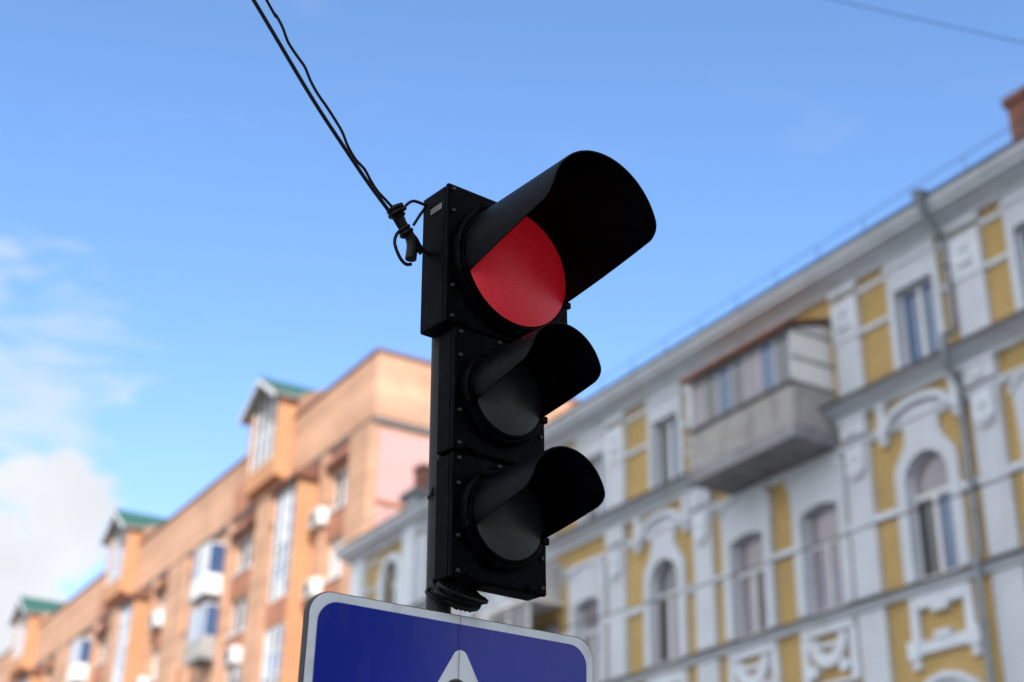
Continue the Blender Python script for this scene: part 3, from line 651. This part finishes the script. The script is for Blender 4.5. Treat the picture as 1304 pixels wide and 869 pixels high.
# the cables that run from the light up to the left
def spline(pts, m=10):
    P = [Vector(p) for p in pts]; out = []
    for i in range(len(P)-1):
        p0 = P[max(i-1, 0)]; p1 = P[i]; p2 = P[i+1]; p3 = P[min(i+2, len(P)-1)]
        for k in range(m):
            t = k/m; out.append(.5*((2*p1)+(p2-p0)*t+(2*p0-5*p1+4*p2-p3)*t*t+(3*p1-p0-3*p2+p3)*t**3))
    return out+[P[-1]]
HC = tag(empty('hanging_cable', (1.33, 2.752, 3.34)), 'pair of black cables knotted to the traffic light and running up to the left', 'cable')
A_, D_ = Vector((.83,2.679,3.801)), Vector((-.425,-.06,.448))
MB().tube(spline([A_+D_*t+Vector((0,0,.012*t*t)) for t in (14,9,5,3,1.6,.7)]+[A_,(1.007,2.704,3.605),(1.113,2.719,3.500),(1.184,2.729,3.433),(1.255,2.739,3.373),(1.285,2.745,3.345),(1.345,2.752,3.30)]), .0048, 10).build('thick_cable', M['cable'], HC, smooth=60)
A2 = Vector((.870,2.685,3.808))
wv = [A2+D_*t+Vector((.05*t,0,.012*t*t+.01*math.sin(t*3))) for t in (14,9,5,3,1.6,.7)]
for k in range(0, 17):
    t = k/17; p = A2.lerp(Vector((1.15,2.724,3.478)), min(t/.72, 1)) if t < .72 else Vector((1.15,2.724,3.478)).lerp(Vector((1.262,2.739,3.385)), (t-.72)/.28)
    s_ = .0028*math.sin(k*1.55)+.0018*math.sin(k*.7+1); wv.append((p.x+s_*.9, p.y+.002*math.sin(k*2.3), p.z+s_*.7))
wv += [(1.268,2.740,3.382),(1.30,2.748,3.34)]
MB().tube(spline(wv, 8), .0036, 8).build('thin_cable', M['cable'], HC, smooth=60)
kn = MB(); rr = random.Random(4)
ax0, ax1 = Vector((1.262,2.740,3.398)), Vector((1.303,2.747,3.335)); ax = (ax1-ax0).normalized(); u = ax.cross(Vector((0,1,0))).normalized(); v_ = ax.cross(u)
turns = 7; pts = []
for k in range(turns*12+1):
    a = 2*PI*k/12; t = k/(turns*12); r = .010+.004*math.sin(t*9)+(.006 if t < .25 else 0); pts.append(ax0+(ax1-ax0)*t+u*r*math.cos(a)+v_*r*math.sin(a))
kn.tube(pts, .0058, 7); kn.tube(spline([ax0-ax*.004,(1.285,2.744,3.36),(1.315,2.748,3.325),(1.316,2.748,3.275)]), lambda t: .012+.002*t, 12)
kn.build('knot', M['cable'], HC, smooth=60)
MB().tube(spline([(1.300,2.742,3.345),(1.277,2.741,3.335),(1.268,2.742,3.305),(1.283,2.744,3.272),(1.302,2.747,3.258),(1.318,2.748,3.262)]), .0042, 8).build('loop', M['cable'], HC, smooth=60)
MB().tube(spline([(1.275,2.742,3.385),(1.288,2.744,3.408),(1.312,2.748,3.435),(1.345,2.752,3.438),(1.352,2.755,3.437),(1.335,2.75,3.405),(1.318,2.748,3.37)]), .0038, 8).build('loop', M['cable'], HC, smooth=60)
MB().tube(spline([(1.30,2.745,3.35),(1.325,2.748,3.335),(1.345,2.752,3.315),(1.395,2.76,3.29)]), .0055, 8).build('loop', M['cable'], HC, smooth=60)
for c in HC.children: c.matrix_parent_inverse = Matrix.Translation(-HC.location)
# bundle of cable coiled under the light
cb = MB(); rr = random.Random(11)
def FL(x, y, z): return P0 + (ROT @ Vector((x, y, z)))
cen = (.085, .045, -.990)
for j in range(9):
    rx, rz = rr.uniform(.040,.068), rr.uniform(.014,.036); ph = rr.uniform(-.3,.3); oy = rr.uniform(-.025,.035); dz = rr.uniform(-.012,.008)
    pts = []
    for k in range(28):
        a = 2*PI*k/28; x = rx*math.cos(a); z = rz*math.sin(a); x2 = x*math.cos(ph)-z*math.sin(ph); z2 = x*math.sin(ph)*.35+z
        pts.append(FL(cen[0]+x2+rr.uniform(-.001,.001), cen[1]+oy+.028*math.sin(a), cen[2]+dz+z2))
    cb.tube(pts, rr.uniform(.0038,.006), 8, closed=True)
for j in range(4): x = .025+.012*j; cb.tube(spline([FL(x+.03,.05,-.965),FL(x,.045,-.985-.006*j),FL(x+.01,.04,-1.01),FL(x+.05,.04,-1.028)]), .0055, 8)
tag(cb.build('cable_bundle', M['cable'], smooth=60), 'black coil of spare cable bunched under the traffic light above the blue sign', 'cable')
# thin overhead wires
def wire(pts, r, label):
    tag(MB().tube(spline(pts, 8), r, 7).build('overhead_wire', M['wire'], smooth=60), label, 'wire', 'overhead wires')
wire([(13,1,7.75),(13,10.5,7.65),(13,13.2,7.68),(13,15.4,7.70),(13,18.9,7.83),(13,24,8.15),(13,34,9.2)], .011, 'dark wire stretched along in front of the yellow facade at window height')
d = Vector((7.2-6.14, 5.33-6.07, 7.98-8.41)); a = Vector((6.14,6.07,8.41))
wire([a-d*5, a-d*2, a, a+d*.5, a+d, a+d*3, a+d*6], .003, 'thin faint wire crossing the blue sky in the upper right')

# ------------------------------------------------------------------ camera
cam = bpy.data.cameras.new('camera'); co = bpy.data.objects.new('camera', cam); COL.objects.link(co); scene.camera = co
Rm = ((0.8589176195877053, -0.23838603424997754, -0.45324675557179506), (-0.5116966591888624, -0.3637812903319092, -0.7783506290736897), (0.020665230140193076, 0.9004639201428449, -0.43443949726542264))
co.matrix_world = Matrix.Translation((0, 0, 1.6)) @ Matrix(Rm).to_4x4()
cam.sensor_fit = 'HORIZONTAL'; cam.sensor_width = 36; cam.lens = 1850/1304*36; cam.clip_start = .05; cam.clip_end = 3000
cam.dof.use_dof = True; cam.dof.focus_distance = 3.36; cam.dof.aperture_fstop = 2.05; cam.dof.aperture_blades = 0

# ------------------------------------------------------------------ light and sky
SUN_EL, ALPHA = TE, 25.0
sd = Vector((-math.sin(math.radians(ALPHA))*math.cos(math.radians(SUN_EL)), -math.cos(math.radians(ALPHA))*math.cos(math.radians(SUN_EL)), math.sin(math.radians(SUN_EL))))
sl = bpy.data.lights.new('sun', 'SUN'); sl.energy = 2.8; sl.angle = math.radians(.5); sl.color = (1, .95, .88)
so = bpy.data.objects.new('sun', sl); COL.objects.link(so); so.rotation_euler = sd.to_track_quat('Z', 'Y').to_euler(); so.location = (0, -5, 60)
wd = bpy.data.worlds.new('World'); scene.world = wd; wd.use_nodes = True; nt = wd.node_tree; N = nt.nodes; L = nt.links
bg = N['Background']; sky = N.new('ShaderNodeTexSky'); sky.sky_type = 'NISHITA'; sky.sun_disc = False
sky.sun_elevation = math.radians(SUN_EL); sky.sun_rotation = math.radians(180+ALPHA); sky.air_density = 1.0; sky.dust_density = .2; sky.ozone_density = 5.6
SKY = .15; bg.inputs[1].default_value = SKY
tc = N.new('ShaderNodeTexCoord')
def wnoise(sc, det, stretch=(1,1,1), dist=0):
    mp = N.new('ShaderNodeMapping'); mp.inputs['Scale'].default_value = stretch; L.new(tc.outputs['Generated'], mp.inputs[0])
    n = N.new('ShaderNodeTexNoise'); n.inputs['Scale'].default_value = sc; n.inputs['Detail'].default_value = det; n.inputs['Distortion'].default_value = dist; L.new(mp.outputs[0], n.inputs['Vector']); return n.outputs['Fac']
def math_(op, a, b=None):
    n = N.new('ShaderNodeMath'); n.operation = op
    for i, x in enumerate((a, b)):
        if x is None: continue
        if isinstance(x, (int, float)): n.inputs[i].default_value = x
        else: L.new(x, n.inputs[i])
    return n.outputs[0]
def sstep(x, a, b, v=1.):
    r = N.new('ShaderNodeMapRange'); r.interpolation_type = 'SMOOTHSTEP'; r.inputs[1].default_value = a; r.inputs[2].default_value = b; r.inputs[4].default_value = v; L.new(x, r.inputs[0]); return r.outputs[0]
def blob(d, deg):            # 1 at the direction d, falling to 0 at deg degrees from it
    v = Vector(d).normalized(); n = N.new('ShaderNodeVectorMath'); n.operation = 'DISTANCE'; L.new(tc.outputs['Generated'], n.inputs[0]); n.inputs[1].default_value = v
    return math_('SUBTRACT', 1., math_('DIVIDE', n.outputs['Value'], 2*math.sin(math.radians(deg)/2)))
def vmax(*xs):
    c = xs[0]
    for x in xs[1:]: c = math_('MAXIMUM', c, x)
    return c
cum = vmax(blob((.150,.945,.262), 4.4), blob((.203,.925,.312), 2.1), blob((.212,.935,.285), 1.9), blob((.175,.93,.32), 1.5), blob((.15,.965,.21), 5.2),
           blob((-.5,.8,.33), 18), blob((-.75,.3,.4), 36), blob((-.75,-.4,.5), 46), blob((-.3,.3,.9), 26), blob((.5,-.8,.5), 44))  # wide clouds out of view, added as fill for the shaded facade
cn = math_('ADD', cum, math_('ADD', math_('MULTIPLY', math_('SUBTRACT', wnoise(22, 9), .5), 1.0), math_('MULTIPLY', math_('SUBTRACT', wnoise(75, 6), .5), .5)))
m1 = sstep(cn, .04, .40, .97)
wis = vmax(blob((.17,.90,.385), 5.0), blob((.13,.91,.36), 5.5), blob((.10,.90,.41), 5.0), blob((-.3,.8,.5), 18))
wn = math_('ADD', wis, math_('MULTIPLY', math_('SUBTRACT', wnoise(13, 8, (1.1,1.1,3.4), .8), .5), 2.6))
m2 = sstep(wn, .10, 1.15, .55)
thin = sstep(wnoise(7, 7, (1,1,3.4), .8), .56, .85, .08)
# cloud colour brightened towards the sun to lift fill, with faint random tone
dt = N.new('ShaderNodeVectorMath'); dt.operation = 'DOT_PRODUCT'; L.new(tc.outputs['Generated'], dt.inputs[0]); dt.inputs[1].default_value = sd
fwd = math_('ADD', 1., math_('MULTIPLY', math_('POWER', math_('MAXIMUM', math_('ADD', math_('MULTIPLY', dt.outputs['Value'], .6), .4), 0.), 2.), 1.65))
shade = math_('MULTIPLY', fwd, sstep(wnoise(17, 6), .3, .7, .10)); shade = math_('ADD', math_('MULTIPLY', fwd, .96), shade)
c0 = N.new('ShaderNodeRGB'); c0.outputs[0].default_value = (2.95, 3.02, 3.12, 1)      # radiance of sunlit cloud in sky units
cs = N.new('ShaderNodeVectorMath'); cs.operation = 'SCALE'; L.new(c0.outputs[0], cs.inputs[0]); L.new(shade, cs.inputs[3])
class cc: outputs = [cs.outputs[0]]
def wmix(f, a, b):
    x = N.new('ShaderNodeMix'); x.data_type = 'RGBA'; L.new(f, x.inputs[0]); L.new(a, x.inputs[6]); L.new(b, x.inputs[7]); return x.outputs[2]
sz = N.new('ShaderNodeSeparateXYZ'); L.new(tc.outputs['Generated'], sz.inputs[0])
low = math_('MULTIPLY', math_('SUBTRACT', 1., sstep(sz.outputs[2], .16, .46)), .30)
cur = wmix(low, sky.outputs[0], cc.outputs[0])
cur = wmix(thin, cur, cc.outputs[0]); cur = wmix(m2, cur, cc.outputs[0]); cur = wmix(m1, cur, cc.outputs[0])
L.new(cur, bg.inputs[0])

vs = scene.view_settings; vs.view_transform = 'Standard'; vs.look = 'None'; vs.exposure = 1.0; vs.gamma = 1; vs.use_curve_mapping = False
scene.render.engine = 'CYCLES'; scene.cycles.use_denoising = True; scene.cycles.max_bounces = 6
